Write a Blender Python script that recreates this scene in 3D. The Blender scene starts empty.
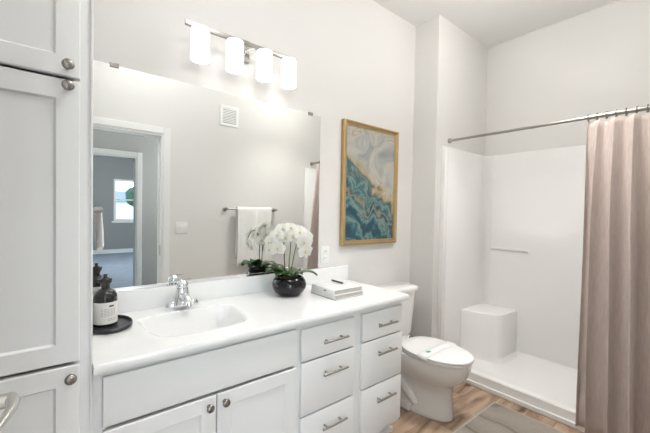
import bpy, bmesh, math, random
from mathutils import Vector, Matrix, noise
random.seed(7)
sc = bpy.context.scene
COL = sc.collection
PI = math.pi
R = math.radians

# ------------------------------------------------------------------ camera
YAW, PITCH, ROLL = 0.6775, -0.0222, 0.0179
cam = bpy.data.cameras.new('camera')
cam.sensor_fit = 'HORIZONTAL'
cam.sensor_width = 36.0
cam.lens = 18.587
cam.shift_x = 0.00817
cam.shift_y = 0.00479
cam.clip_start = 0.02
cam.clip_end = 200
cam_ob = bpy.data.objects.new('camera', cam)
COL.objects.link(cam_ob)
_f = Vector((math.sin(YAW), math.cos(YAW), 0)); _r = Vector((math.cos(YAW), -math.sin(YAW), 0)); _u = Vector((0, 0, 1))
_f, _u = _f*math.cos(PITCH) + _u*math.sin(PITCH), _u*math.cos(PITCH) - _f*math.sin(PITCH)
_r, _u = _r*math.cos(ROLL) + _u*math.sin(ROLL), _u*math.cos(ROLL) - _r*math.sin(ROLL)
m4 = Matrix.Identity(4)
for i in range(3):
    m4[i][0], m4[i][1], m4[i][2] = _r[i], _u[i], -_f[i]
m4[0][3], m4[1][3], m4[2][3] = 0.0, -1.7814, 1.3501
cam_ob.matrix_world = m4
sc.camera = cam_ob

# ------------------------------------------------------------------ world, exposure, room lamps and added fill lights
world = bpy.data.worlds.new('world'); sc.world = world
world.use_nodes = True
wn = world.node_tree.nodes; wl = world.node_tree.links
wn.clear()
wo = wn.new('ShaderNodeOutputWorld'); wb = wn.new('ShaderNodeBackground'); ws = wn.new('ShaderNodeTexSky')
ws.sky_type = 'NISHITA'; ws.sun_disc = False; ws.sun_elevation = R(40); ws.sun_rotation = R(90)
wb.inputs['Strength'].default_value = 1.1
wl.new(ws.outputs[0], wb.inputs['Color']); wl.new(wb.outputs[0], wo.inputs['Surface'])
vs = sc.view_settings
vs.view_transform = 'Standard'; vs.look = 'None'; vs.gamma = 1.0; vs.use_curve_mapping = False
vs.exposure = 0.27
P_CEIL, P_BULB, E_SHADE, P_HALL_FILL, P_FAR_FILL, P_ENTRY_FILL, P_DAY_FILL = 16.0, 0.10, 1.0, 12.0, 150.0, 13.5, 29.0
P_SCONCE_FILL = 128.0
P_DOWN_A, P_DOWN_B = 7.5, 2.2

# ------------------------------------------------------------------ materials
def mat(name, col, rough=0.5, metal=0.0, spec=0.5, emit=None, estr=0.0, bump=0.0, bscale=60.0, coat=0.0, var=0.0, vscale=6.0, sheen=0.0, stretch=(1, 1, 1), trans=0.0):
    m = bpy.data.materials.new(name); m.use_nodes = True
    nt = m.node_tree; b = nt.nodes['Principled BSDF']
    b.inputs['Base Color'].default_value = (*col, 1); b.inputs['Roughness'].default_value = rough
    b.inputs['Metallic'].default_value = metal; b.inputs['Specular IOR Level'].default_value = spec
    b.inputs['Coat Weight'].default_value = coat; b.inputs['Coat Roughness'].default_value = 0.05
    b.inputs['Sheen Weight'].default_value = sheen
    b.inputs['Transmission Weight'].default_value = trans
    if emit:
        b.inputs['Emission Color'].default_value = (*emit, 1); b.inputs['Emission Strength'].default_value = estr
    if bump or var:
        tc = nt.nodes.new('ShaderNodeTexCoord'); mp = nt.nodes.new('ShaderNodeMapping'); mp.inputs['Scale'].default_value = stretch
        nt.links.new(tc.outputs['Object'], mp.inputs['Vector'])
    if bump:
        n = nt.nodes.new('ShaderNodeTexNoise'); n.inputs['Scale'].default_value = bscale; n.inputs['Detail'].default_value = 4
        bp = nt.nodes.new('ShaderNodeBump'); bp.inputs['Strength'].default_value = bump; bp.inputs['Distance'].default_value = 0.004
        nt.links.new(mp.outputs[0], n.inputs['Vector']); nt.links.new(n.outputs['Fac'], bp.inputs['Height']); nt.links.new(bp.outputs[0], b.inputs['Normal'])
    if var:
        n2 = nt.nodes.new('ShaderNodeTexNoise'); n2.inputs['Scale'].default_value = vscale; n2.inputs['Detail'].default_value = 5
        mx = nt.nodes.new('ShaderNodeMix'); mx.data_type = 'RGBA'
        mx.inputs['A'].default_value = (*[c*(1-var) for c in col], 1); mx.inputs['B'].default_value = (*[min(1, c*(1+var)) for c in col], 1)
        nt.links.new(mp.outputs[0], n2.inputs['Vector']); nt.links.new(n2.outputs['Fac'], mx.inputs['Factor']); nt.links.new(mx.outputs['Result'], b.inputs['Base Color'])
    return m

def ramp(nt, stops, interp='LINEAR'):
    r = nt.nodes.new('ShaderNodeValToRGB'); e = r.color_ramp.elements; r.color_ramp.interpolation = interp
    while len(e) < len(stops): e.new(0.5)
    for k, (p, c) in enumerate(stops):
        e[k].position = p; e[k].color = (*c, 1)
    return r

M = {}
M['wall'] = mat('wall_paint', (0.705, 0.692, 0.672), 0.75, bump=0.10, bscale=140)
M['ceiling'] = mat('ceiling_paint', (0.88, 0.875, 0.86), 0.85, bump=0.08, bscale=120)
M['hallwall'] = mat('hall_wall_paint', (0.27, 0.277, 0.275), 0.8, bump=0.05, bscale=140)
M['trim'] = mat('white_trim_paint', (0.78, 0.78, 0.77), 0.4)
M['cabinet'] = mat('painted_cabinet', (0.81, 0.81, 0.80), 0.38, bump=0.012, bscale=30)
M['counter'] = mat('cultured_marble', (0.88, 0.88, 0.87), 0.16, coat=0.3)
M['acrylic'] = mat('shower_acrylic', (0.83, 0.825, 0.81), 0.10, coat=0.5)
M['porcelain'] = mat('porcelain', (0.80, 0.795, 0.775), 0.08, coat=0.5)
M['plastic'] = mat('white_plastic', (0.82, 0.82, 0.81), 0.3)
M['nickel'] = mat('brushed_nickel', (0.36, 0.345, 0.32), 0.33, metal=1.0)
M['knobmetal'] = mat('pewter_nickel', (0.32, 0.30, 0.28), 0.27, metal=1.0)
M['satin'] = mat('satin_nickel', (0.66, 0.645, 0.61), 0.25, metal=1.0)
M['chrome'] = mat('chrome', (0.78, 0.79, 0.81), 0.06, metal=1.0)
M['mirror'] = mat('mirror_silver', (0.90, 0.92, 0.91), 0.0, metal=1.0)
M['gold'] = mat('antique_gold_leaf', (0.46, 0.32, 0.15), 0.35, metal=0.75, bump=0.15, bscale=90, var=0.15, vscale=25)
M['black'] = mat('black_glaze', (0.006, 0.0055, 0.007), 0.06, spec=0.4)
M['matteblack'] = mat('matte_black', (0.016, 0.016, 0.022), 0.35)
M['bottle'] = mat('black_bottle_glass', (0.010, 0.010, 0.011), 0.12, coat=0.4)
M['label'] = mat('cream_paper_label', (0.76, 0.745, 0.70), 0.6)
M['ink'] = mat('dark_ink', (0.05, 0.05, 0.055), 0.6)
M['greyink'] = mat('grey_ink', (0.42, 0.42, 0.41), 0.6)
M['page'] = mat('book_pages', (0.50, 0.47, 0.44), 0.8, bump=0.5, bscale=30, stretch=(1, 1, 40), var=0.15, vscale=20)
M['cover'] = mat('white_book_cover', (0.78, 0.775, 0.76), 0.45)
M['towel'] = mat('white_terry', (0.80, 0.79, 0.77), 0.95, bump=0.6, bscale=260, sheen=0.3)
M['leaf'] = mat('orchid_leaf', (0.030, 0.080, 0.016), 0.35, var=0.35, vscale=14)
M['stem'] = mat('orchid_stem', (0.16, 0.19, 0.07), 0.45)
M['darkstem'] = mat('orchid_stake', (0.10, 0.075, 0.045), 0.55)
M['petal'] = mat('orchid_petal', (0.90, 0.89, 0.85), 0.6)
def add_translucent(m, fac):
    nt = m.node_tree; b = nt.nodes['Principled BSDF']; o = nt.nodes['Material Output']
    t = nt.nodes.new('ShaderNodeBsdfTranslucent'); t.inputs['Color'].default_value = b.inputs['Base Color'].default_value
    x = nt.nodes.new('ShaderNodeMixShader'); x.inputs[0].default_value = fac
    nt.links.new(b.outputs[0], x.inputs[1]); nt.links.new(t.outputs[0], x.inputs[2]); nt.links.new(x.outputs[0], o.inputs['Surface'])
add_translucent(M['petal'], .42)
M['lip'] = mat('orchid_lip', (0.72, 0.60, 0.22), 0.5, var=0.2, vscale=90)
M['moss'] = mat('bark_mulch', (0.20, 0.13, 0.085), 0.9, bump=0.8, bscale=50, var=0.5, vscale=40)
M['shade'] = mat('frosted_shade', (0.9, 0.9, 0.9), 0.4, emit=(1.0, 0.985, 0.96), estr=E_SHADE)
M['bulb'] = mat('lit_bulb', (1, 1, 1), 0.4, emit=(1.0, 0.97, 0.92), estr=6.0)
M['lamp'] = mat('lit_diffuser', (1, 1, 1), 0.4, emit=(1.0, 0.97, 0.93), estr=3.0)
M['green'] = mat('green_print', (0.02, 0.28, 0.16), 0.6)
M['paper'] = mat('white_paper', (0.84, 0.84, 0.83), 0.7)
M['vent_dark'] = mat('vent_recess', (0.10, 0.10, 0.10), 0.8)
M['carpet'] = mat('blue_grey_carpet', (0.29, 0.34, 0.40), 0.95, bump=0.8, bscale=180, var=0.2, vscale=5)
M['glass'] = None

def glass_mat():
    m = bpy.data.materials.new('window_glass'); m.use_nodes = True
    nt = m.node_tree; nt.nodes.clear()
    o = nt.nodes.new('ShaderNodeOutputMaterial'); t = nt.nodes.new('ShaderNodeBsdfTransparent'); g = nt.nodes.new('ShaderNodeBsdfGlossy')
    g.inputs['Roughness'].default_value = 0.02
    t.inputs['Color'].default_value = (0.94, 0.97, 0.97, 1)
    fr = nt.nodes.new('ShaderNodeFresnel'); fr.inputs['IOR'].default_value = 1.45
    mx = nt.nodes.new('ShaderNodeMixShader')
    nt.links.new(fr.outputs[0], mx.inputs[0]); nt.links.new(t.outputs[0], mx.inputs[1]); nt.links.new(g.outputs[0], mx.inputs[2]); nt.links.new(mx.outputs[0], o.inputs['Surface'])
    return m
M['glass'] = glass_mat()

def floor_mat():
    m = bpy.data.materials.new('oak_vinyl_planks'); m.use_nodes = True
    nt = m.node_tree; b = nt.nodes['Principled BSDF']; L = nt.links
    tc = nt.nodes.new('ShaderNodeTexCoord')
    br = nt.nodes.new('ShaderNodeTexBrick'); br.offset = 0.37; br.inputs['Scale'].default_value = 1.0
    br.inputs['Brick Width'].default_value = 1.2; br.inputs['Row Height'].default_value = 0.18; br.inputs['Mortar Size'].default_value = 0.0012
    br.inputs['Color1'].default_value = (0.0, 0, 0, 1); br.inputs['Color2'].default_value = (1, 1, 1, 1); br.inputs['Mortar'].default_value = (0.0, 0, 0, 1)
    L.new(tc.outputs['Object'], br.inputs['Vector'])
    mp = nt.nodes.new('ShaderNodeMapping'); mp.inputs['Scale'].default_value = (1.3, 6.5, 1)
    L.new(tc.outputs['Object'], mp.inputs['Vector'])
    wv = nt.nodes.new('ShaderNodeTexNoise'); wv.inputs['Scale'].default_value = 1.7; wv.inputs['Detail'].default_value = 7; wv.inputs['Distortion'].default_value = 1.6
    ad = nt.nodes.new('ShaderNodeVectorMath'); ad.operation = 'ADD'
    sc2 = nt.nodes.new('ShaderNodeVectorMath'); sc2.operation = 'SCALE'; sc2.inputs['Scale'].default_value = 7.0
    L.new(br.outputs['Color'], sc2.inputs[0]); L.new(mp.outputs[0], ad.inputs[0]); L.new(sc2.outputs[0], ad.inputs[1]); L.new(ad.outputs[0], wv.inputs['Vector'])
    cr = ramp(nt, [(0.27, (0.13, 0.080, 0.050)), (0.43, (0.30, 0.195, 0.125)), (0.56, (0.43, 0.305, 0.21)), (0.75, (0.50, 0.375, 0.27))])
    L.new(wv.outputs['Fac'], cr.inputs[0])
    vo = nt.nodes.new('ShaderNodeTexVoronoi'); vo.inputs['Scale'].default_value = 1.0
    mp2 = nt.nodes.new('ShaderNodeMapping'); mp2.inputs['Scale'].default_value = (3.5, 6.5, 1)
    L.new(tc.outputs['Object'], mp2.inputs['Vector']); L.new(mp2.outputs[0], vo.inputs['Vector'])
    kr = ramp(nt, [(0.0, (0.12, 0.09, 0.075)), (0.06, (0.3, 0.25, 0.22)), (0.17, (1, 1, 1))])
    L.new(vo.outputs['Distance'], kr.inputs[0])
    mu = nt.nodes.new('ShaderNodeMix'); mu.data_type = 'RGBA'; mu.blend_type = 'MULTIPLY'; mu.inputs['Factor'].default_value = 0.9
    L.new(cr.outputs[0], mu.inputs['A']); L.new(kr.outputs[0], mu.inputs['B'])
    mo = nt.nodes.new('ShaderNodeMix'); mo.data_type = 'RGBA'; mo.inputs['B'].default_value = (0.09, 0.055, 0.035, 1)
    L.new(br.outputs['Fac'], mo.inputs['Factor']); L.new(mu.outputs['Result'], mo.inputs['A'])
    L.new(mo.outputs['Result'], b.inputs['Base Color']); b.inputs['Roughness'].default_value = 0.42
    bp = nt.nodes.new('ShaderNodeBump'); bp.inputs['Strength'].default_value = 0.12; bp.inputs['Distance'].default_value = 0.003
    L.new(wv.outputs['Fac'], bp.inputs['Height']); L.new(bp.outputs[0], b.inputs['Normal'])
    return m
M['floor'] = floor_mat()

def art_mat():
    # pale grey upper field, teal strata below a diagonal shore, gold veins
    m = bpy.data.materials.new('abstract_canvas'); m.use_nodes = True
    nt = m.node_tree; b = nt.nodes['Principled BSDF']; L = nt.links
    tc = nt.nodes.new('ShaderNodeTexCoord')
    def N(t): return nt.nodes.new(t)
    def mth(op, a, c):
        n = N('ShaderNodeMath'); n.operation = op
        for k, v in enumerate((a, c)):
            if isinstance(v, (int, float)): n.inputs[k].default_value = v
            else: L.new(v, n.inputs[k])
        return n.outputs[0]
    sep = N('ShaderNodeSeparateXYZ'); L.new(tc.outputs['Object'], sep.inputs[0])
    n1 = N('ShaderNodeTexNoise'); n1.inputs['Scale'].default_value = 4.2; n1.inputs['Detail'].default_value = 7; n1.inputs['Distortion'].default_value = 1.0
    L.new(tc.outputs['Object'], n1.inputs['Vector'])
    # height above the shore line (object origin at canvas centre)
    d = mth('ADD', sep.outputs['Z'], mth('MULTIPLY', sep.outputs['X'], 0.62))
    d = mth('ADD', d, mth('MULTIPLY', mth('SUBTRACT', n1.outputs['Fac'], 0.5), 0.42))
    d = mth('ADD', d, -0.01)
    upper = N('ShaderNodeTexNoise'); upper.inputs['Scale'].default_value = 5; upper.inputs['Detail'].default_value = 6; upper.inputs['Distortion'].default_value = 1.4
    L.new(tc.outputs['Object'], upper.inputs['Vector'])
    uc = ramp(nt, [(0.28, (0.22, 0.245, 0.245)), (0.43, (0.33, 0.335, 0.315)), (0.54, (0.43, 0.415, 0.37)), (0.60, (0.36, 0.28, 0.16)), (0.65, (0.46, 0.445, 0.41)), (0.75, (0.30, 0.31, 0.30))])
    L.new(upper.outputs['Fac'], uc.inputs[0])
    n3 = N('ShaderNodeTexNoise'); n3.inputs['Scale'].default_value = 7.0; n3.inputs['Detail'].default_value = 8; n3.inputs['Roughness'].default_value = .62; n3.inputs['Distortion'].default_value = .6
    L.new(tc.outputs['Object'], n3.inputs['Vector'])
    wv = mth('SINE', mth('ADD', mth('MULTIPLY', d, 34.0), mth('MULTIPLY', n3.outputs['Fac'], 9.0)), 0)
    stf = mth('ADD', mth('MULTIPLY', mth('ADD', mth('MULTIPLY', wv, .5), .5), .52), mth('MULTIPLY', mth('SUBTRACT', n3.outputs['Fac'], .18), .62))
    lc = ramp(nt, [(0.16, (0.010, 0.042, 0.065)), (0.32, (0.018, 0.075, 0.10)), (0.46, (0.035, 0.115, 0.13)), (0.60, (0.085, 0.18, 0.18)), (0.66, (0.20, 0.25, 0.22)), (0.72, (0.045, 0.13, 0.145))])
    L.new(stf, lc.inputs[0])
    mask = ramp(nt, [(0.49, (1, 1, 1)), (0.51, (0, 0, 0))])
    L.new(mth('ADD', d, 0.5), mask.inputs[0])
    mx = N('ShaderNodeMix'); mx.data_type = 'RGBA'; L.new(mask.outputs[0], mx.inputs['Factor']); L.new(uc.outputs[0], mx.inputs['A']); L.new(lc.outputs[0], mx.inputs['B'])
    vein = ramp(nt, [(0.46, (0, 0, 0)), (0.505, (0.8, 0.8, 0.8)), (0.54, (0.25, 0.25, 0.25)), (0.575, (0, 0, 0))])
    L.new(mth('ADD', d, 0.5), vein.inputs[0])
    m2 = N('ShaderNodeMix'); m2.data_type = 'RGBA'; m2.inputs['B'].default_value = (0.36, 0.27, 0.14, 1); L.new(vein.outputs[0], m2.inputs['Factor']); L.new(mx.outputs['Result'], m2.inputs['A'])
    vein2 = ramp(nt, [(0.30, (0, 0, 0)), (0.325, (0.8, 0.8, 0.8)), (0.345, (0.6, 0.6, 0.6)), (0.38, (0, 0, 0))])
    L.new(mth('ADD', mth('ADD', d, 0.5), mth('MULTIPLY', mth('SUBTRACT', upper.outputs['Fac'], 0.5), 0.35)), vein2.inputs[0])
    m3 = N('ShaderNodeMix'); m3.data_type = 'RGBA'; m3.inputs['B'].default_value = (0.30, 0.25, 0.15, 1); L.new(vein2.outputs[0], m3.inputs['Factor']); L.new(m2.outputs['Result'], m3.inputs['A'])
    L.new(m3.outputs['Result'], b.inputs['Base Color']); b.inputs['Roughness'].default_value = 0.5
    return m
M['art'] = art_mat()

def curtain_mat():
    m = mat('taupe_linen', (0.44, 0.355, 0.325), 0.85, sheen=0.25)
    nt = m.node_tree; b = nt.nodes['Principled BSDF']; L = nt.links
    tc = nt.nodes.new('ShaderNodeTexCoord'); mp = nt.nodes.new('ShaderNodeMapping'); mp.inputs['Scale'].default_value = (160, 160, 14)
    n = nt.nodes.new('ShaderNodeTexNoise'); n.inputs['Scale'].default_value = 1.0; n.inputs['Detail'].default_value = 3
    L.new(tc.outputs['Object'], mp.inputs[0]); L.new(mp.outputs[0], n.inputs['Vector'])
    cr = ramp(nt, [(0.3, (0.48, 0.405, 0.367)), (0.7, (0.575, 0.492, 0.45))]); L.new(n.outputs['Fac'], cr.inputs[0]); L.new(cr.outputs[0], b.inputs['Base Color'])
    bp = nt.nodes.new('ShaderNodeBump'); bp.inputs['Strength'].default_value = 0.15; bp.inputs['Distance'].default_value = 0.002; L.new(n.outputs['Fac'], bp.inputs['Height']); L.new(bp.outputs[0], b.inputs['Normal'])
    return m
M['curtain'] = curtain_mat()

def mat_rug():
    m = mat('bath_mat_pile', (0.40, 0.37, 0.33), 0.95, sheen=0.3)
    nt = m.node_tree; b = nt.nodes['Principled BSDF']; L = nt.links
    tc = nt.nodes.new('ShaderNodeTexCoord')
    w = nt.nodes.new('ShaderNodeTexWave'); w.inputs['Scale'].default_value = 1.5; w.inputs['Distortion'].default_value = 12; w.inputs['Detail'].default_value = 2; w.inputs['Detail Scale'].default_value = 0.8
    L.new(tc.outputs['Object'], w.inputs['Vector'])
    cr = ramp(nt, [(0.0, (0.15, 0.128, 0.105)), (0.06, (0.245, 0.213, 0.175)), (0.5, (0.265, 0.233, 0.193)), (1.0, (0.29, 0.255, 0.213))])
    L.new(w.outputs['Fac'], cr.inputs[0])
    n = nt.nodes.new('ShaderNodeTexNoise'); n.inputs['Scale'].default_value = 150; n.inputs['Detail'].default_value = 3; L.new(tc.outputs['Object'], n.inputs['Vector'])
    mx = nt.nodes.new('ShaderNodeMix'); mx.data_type = 'RGBA'; mx.blend_type = 'OVERLAY'; mx.inputs['Factor'].default_value = 0.35
    L.new(cr.outputs[0], mx.inputs['A']); L.new(n.outputs['Color'], mx.inputs['B']); L.new(mx.outputs['Result'], b.inputs['Base Color'])
    ad = nt.nodes.new('ShaderNodeMath'); ad.operation = 'ADD'; L.new(w.outputs['Fac'], ad.inputs[0]); L.new(n.outputs['Fac'], ad.inputs[1])
    bp = nt.nodes.new('ShaderNodeBump'); bp.inputs['Strength'].default_value = 0.5; bp.inputs['Distance'].default_value = 0.006; L.new(ad.outputs[0], bp.inputs['Height']); L.new(bp.outputs[0], b.inputs['Normal'])
    return m
M['rug'] = mat_rug()

# ------------------------------------------------------------------ mesh helpers
def box(bm, x0, x1, y0, y1, z0, z1, bev=0.0, seg=2):
    r = bmesh.ops.create_cube(bm, size=1.0)
    vs_ = r['verts']
    for v in vs_:
        v.co = Vector((x0 + (v.co.x + .5)*(x1-x0), y0 + (v.co.y + .5)*(y1-y0), z0 + (v.co.z + .5)*(z1-z0)))
    if bev:
        es = list({e for v in vs_ for e in v.link_edges})
        bmesh.ops.bevel(bm, geom=es, offset=bev, segments=seg, profile=0.6, affect='EDGES')

def frame_of(d):
    d = Vector(d).normalized()
    a = Vector((0, 0, 1)) if abs(d.z) < .9 else Vector((1, 0, 0))
    u = d.cross(a).normalized(); return u, d.cross(u).normalized()

def tube(bm, pts, rad, n=12, caps=True):
    pts = [Vector(p) for p in pts]
    rads = rad if isinstance(rad, (list, tuple)) else [rad]*len(pts)
    rings = []; u = None
    for i, p in enumerate(pts):
        d = (pts[min(i+1, len(pts)-1)] - pts[max(i-1, 0)]).normalized()
        if u is None: u, w = frame_of(d)
        else:
            u = (u - d*u.dot(d)).normalized(); w = d.cross(u)
        rings.append([bm.verts.new(p + (u*math.cos(2*PI*k/n) + w*math.sin(2*PI*k/n))*rads[i]) for k in range(n)])
    for a, c in zip(rings, rings[1:]):
        for k in range(n): bm.faces.new((a[k], a[(k+1) % n], c[(k+1) % n], c[k]))
    if caps:
        bm.faces.new(rings[0][::-1]); bm.faces.new(rings[-1])

def lathe(bm, prof, c=(0, 0, 0), axis=(0, 0, 1), n=32, sx=1.0, sy=1.0, closed=False):
    ax = Vector(axis).normalized()
    if abs(ax.z) > .99: u, w = Vector((1, 0, 0)), Vector((0, 1, 0))*(1 if ax.z > 0 else -1)
    else: u, w = frame_of(ax)
    c = Vector(c); rings = []
    for r, h in prof:
        if r < 1e-6: rings.append([bm.verts.new(c + ax*h)])
        else: rings.append([bm.verts.new(c + ax*h + u*math.cos(2*PI*k/n)*r*sx + w*math.sin(2*PI*k/n)*r*sy) for k in range(n)])
    if closed: rings.append(rings[0])
    for a, b in zip(rings, rings[1:]):
        for k in range(n):
            k2 = (k+1) % n
            if len(a) == 1 and len(b) == 1: continue
            if len(a) == 1: bm.faces.new((a[0], b[k2], b[k]))
            elif len(b) == 1: bm.faces.new((a[k], a[k2], b[0]))
            else: bm.faces.new((a[k], a[k2], b[k2], b[k]))

def loft(bm, rings, cap0=True, cap1=True):
    vr = [[bm.verts.new(p) for p in r] for r in rings]; n = len(vr[0])
    for a, b in zip(vr, vr[1:]):
        for k in range(n): bm.faces.new((a[k], a[(k+1) % n], b[(k+1) % n], b[k]))
    if cap0: bm.faces.new(vr[0][::-1])
    if cap1: bm.faces.new(vr[-1])

def prism(bm, poly, z0, z1, bev=0.0, seg=3):
    loft(bm, [[(x, y, z0) for x, y in poly], [(x, y, z1) for x, y in poly]])
    if bev:
        bm.normal_update()
        bmesh.ops.bevel(bm, geom=list(bm.edges), offset=bev, segments=seg, profile=0.6, affect='EDGES')

def obj(name, bm, m, parent=None, smooth=None, sub=0, loc=None):
    """link a bmesh as one object; loc moves the origin there while the shape stays where it was drawn"""
    bmesh.ops.recalc_face_normals(bm, faces=bm.faces)
    me = bpy.data.meshes.new(name)
    if loc is not None:
        bmesh.ops.translate(bm, verts=bm.verts, vec=-Vector(loc))
    bm.to_mesh(me); bm.free()
    me.materials.append(m)
    o = bpy.data.objects.new(name, me); COL.objects.link(o)
    if loc is not None: o.location = loc
    if smooth is not None:
        for p in me.polygons: p.use_smooth = True
        try: me.set_sharp_from_angle(angle=R(smooth))
        except Exception: pass
    if sub:
        s = o.modifiers.new('subdivision', 'SUBSURF'); s.levels = sub; s.render_levels = sub
    if parent is not None:
        o.parent = parent
        w = Vector(); p = parent
        while p is not None:
            w += p.location; p = p.parent
        o.location = (Vector(loc) if loc is not None else Vector()) - w
    return o

def nb(): return bmesh.new()
def tag(o, label=None, cat=None, group=None, kind=None):
    if label: o['label'] = label
    if cat: o['category'] = cat
    if group: o['group'] = group
    if kind: o['kind'] = kind
    return o
def thing(name, label, cat, loc=(0, 0, 0), group=None):
    o = bpy.data.objects.new(name, None); COL.objects.link(o); o.location = loc; o.empty_display_size = .05
    return tag(o, label, cat, group)
def struct(name, bm, m, smooth=None, parent=None):
    o = obj(name, bm, m, parent, smooth)
    if parent is None: o['kind'] = 'structure'
    return o
def bx(*a, **k):
    b = nb(); box(b, *a, **k); return b

# ------------------------------------------------------------------ the room shell
YF = -1.722            # room face of the wall with the doorway
XL, XW, XS, YW = -0.52, 2.457, 3.30, -0.227
ZC = 2.965
DX0, DX1, DZ = -0.15, 0.855, 2.075     # doorway
struct('floor', bx(XL, XS, YF, 0, -0.04, 0), M['floor'])
struct('ceiling', bx(-1.7, 4.1, -3.92, .1, ZC, ZC+.06), M['ceiling'])
struct('wall_back', bx(XL-.1, XW, 0, .1, 0, ZC), M['wall'])
struct('wall_alcove', bx(XW, XS+.1, YW, .1, 0, ZC), M['wall'])
struct('wall_right', bx(XS, XS+.1, YF-.12, YW, 0, ZC), M['wall'])
struct('wall_left', bx(XL-.1, XL, YF-.12, 0, 0, ZC), M['wall'])
b = nb(); box(b, XL, DX0, YF-.12, YF, 0, ZC); box(b, DX1, XS, YF-.12, YF, 0, ZC); box(b, DX0, DX1, YF-.12, YF, DZ, ZC)
struct('wall_front', b, M['wall'])
b = nb(); box(b, XW-.014, XW, YW+.0, -.014, 0, .10, .004); box(b, 1.66, XW, -.014, 0, 0, .10, .004); struct('baseboard_back', b, M['trim'])
struct('baseboard_front', bx(DX1+.065, 2.5, YF, YF+.014, 0, .10, bev=.004), M['trim'])
# casing and jamb lining of the bathroom doorway
b = nb(); cw = .062
box(b, DX1, DX1+cw, YF, YF+.014, 0, DZ+cw, .004); box(b, DX0, DX1, YF, YF+.014, DZ, DZ+cw, .004); box(b, DX0-cw, DX0, YF, YF+.014, 0, DZ+cw, .004)
box(b, DX1-.018, DX1, YF-.13, YF+.004, 0, DZ); box(b, DX0, DX1-.018, YF-.13, YF+.004, DZ-.018, DZ); box(b, DX0, DX0+.012, YF-.13, YF+.004, 0, DZ-.018)
box(b, DX1-.030, DX1-.018, YF-.085, YF-.055, 0, DZ-.018)
struct('trim_1', b, M['trim'])
tag(obj('strike_plate', bx(DX1-.0205, DX1-.018, YF-.045, YF-.012, .90, 1.0, bev=.0005), M['nickel']), 'small metal strike plate on the white door jamb seen in the mirror', 'strike plate')

# rooms beyond the doorway (seen in the mirror)
Y2 = -3.80; Y3 = -10.0
struct('floor_bedroom', bx(-.12, 6.0, Y3, Y2, -0.05, -0.001), M['carpet'])
struct('floor_hall', bx(-1.6, 4.0, Y2, YF, -0.05, -0.001), M['carpet'])
b = nb(); D20, D21, D2Z = 0.0, 1.0, 2.11
HX0, HX1, HZ0, HZ1 = -1.50, -.20, .25, 2.45
box(b, -1.6, HX0, Y2-.12, Y2, 0, ZC); box(b, HX1, D20, Y2-.12, Y2, 0, ZC); box(b, HX0, HX1, Y2-.12, Y2, 0, HZ0); box(b, HX0, HX1, Y2-.12, Y2, HZ1, ZC); box(b, D21, 4.0, Y2-.12, Y2, 0, ZC); box(b, D20, D21, Y2-.12, Y2, D2Z, ZC)
struct('wall_hall', b, M['hallwall'])
b = nb(); box(b, -1.7, -1.6, Y2-.12, YF-.12, 0, ZC); struct('wall_hall_left', b, M['hallwall'])
b = nb(); box(b, 4.0, 4.1, Y2-.12, YF-.12, 0, ZC); struct('wall_hall_right', b, M['hallwall'])
b = nb(); box(b, -1.7, XL, YF-.121, YF-.12+.0, 0, ZC); box(b, XS+.1, 4.1, YF-.13, YF-.12, 0, ZC); struct('wall_hall_front', b, M['hallwall'])
b = nb(); cw2 = .07
box(b, D21, D21+cw2, Y2, Y2+.016, 0, D2Z+cw2, .004); box(b, D20-cw2, D20, Y2, Y2+.016, 0, D2Z+cw2, .004); box(b, D20, D21, Y2, Y2+.016, D2Z, D2Z+cw2, .004)
box(b, D21-.02, D21, Y2-.13, Y2+.004, 0, D2Z); box(b, D20, D20+.02, Y2-.13, Y2+.004, 0, D2Z); box(b, D20+.02, D21-.02, Y2-.13, Y2+.004, D2Z-.02, D2Z)
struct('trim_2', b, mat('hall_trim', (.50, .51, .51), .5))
WX0, WX1, WZ0, WZ1 = 1.50, 2.75, 0.98, 2.24
b = nb(); box(b, -.12, WX0, Y3-.15, Y3, 0, ZC); box(b, WX1, 6, Y3-.15, Y3, 0, ZC); box(b, WX0, WX1, Y3-.15, Y3, 0, WZ0); box(b, WX0, WX1, Y3-.15, Y3, WZ1, ZC)
struct('wall_bedroom', b, M['hallwall'])
b = nb(); e_ = .05
for a in ((HX0, HX0+e_, HZ0, HZ1), (HX1-e_, HX1, HZ0, HZ1), (HX0+e_, HX1-e_, HZ0, HZ0+e_), (HX0+e_, HX1-e_, HZ1-e_, HZ1)): box(b, a[0], a[1], Y2-.11, Y2+.012, a[2], a[3])
fill_win = struct('fill_window', b, M['trim'])  # added hall window, out of view, lets fill light onto the cabinets
obj('window_pane', bx(HX0+e_, HX1-e_, Y2-.064, Y2-.058, HZ0+e_, HZ1-e_), M['glass'], fill_win)
struct('wall_bedroom_left', bx(-.12, -.02, Y3-.15, Y2-.12, 0, ZC), M['hallwall'])
struct('wall_bedroom_right', bx(6, 6.1, Y3-.15, Y2-.12, 0, ZC), M['hallwall'])
struct('ceiling_bedroom', bx(-.12, 6.1, Y3-.15, -3.92, ZC, ZC+.06), M['ceiling'])
struct('baseboard_bedroom', bx(-.02, 6, Y3, Y3+.015, 0, .12, bev=.004), M['trim'])
win = struct('window_1', bx(WX0-.05, WX1+.05, Y3, Y3+.03, WZ0-.06, WZ0-.005, bev=.004), M['trim'])
b = nb()
box(b, WX0, WX0+.06, Y3-.12, Y3+.01, WZ0, WZ1); box(b, WX1-.06, WX1, Y3-.12, Y3+.01, WZ0, WZ1); box(b, WX0+.06, WX1-.06, Y3-.12, Y3+.01, WZ0, WZ0+.06); box(b, WX0+.06, WX1-.06, Y3-.12, Y3+.01, WZ1-.06, WZ1)
box(b, WX0+.06, WX1-.06, Y3-.08, Y3-.04, 1.60, 1.64)
obj('window_frame', b, M['trim'], win)
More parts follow.
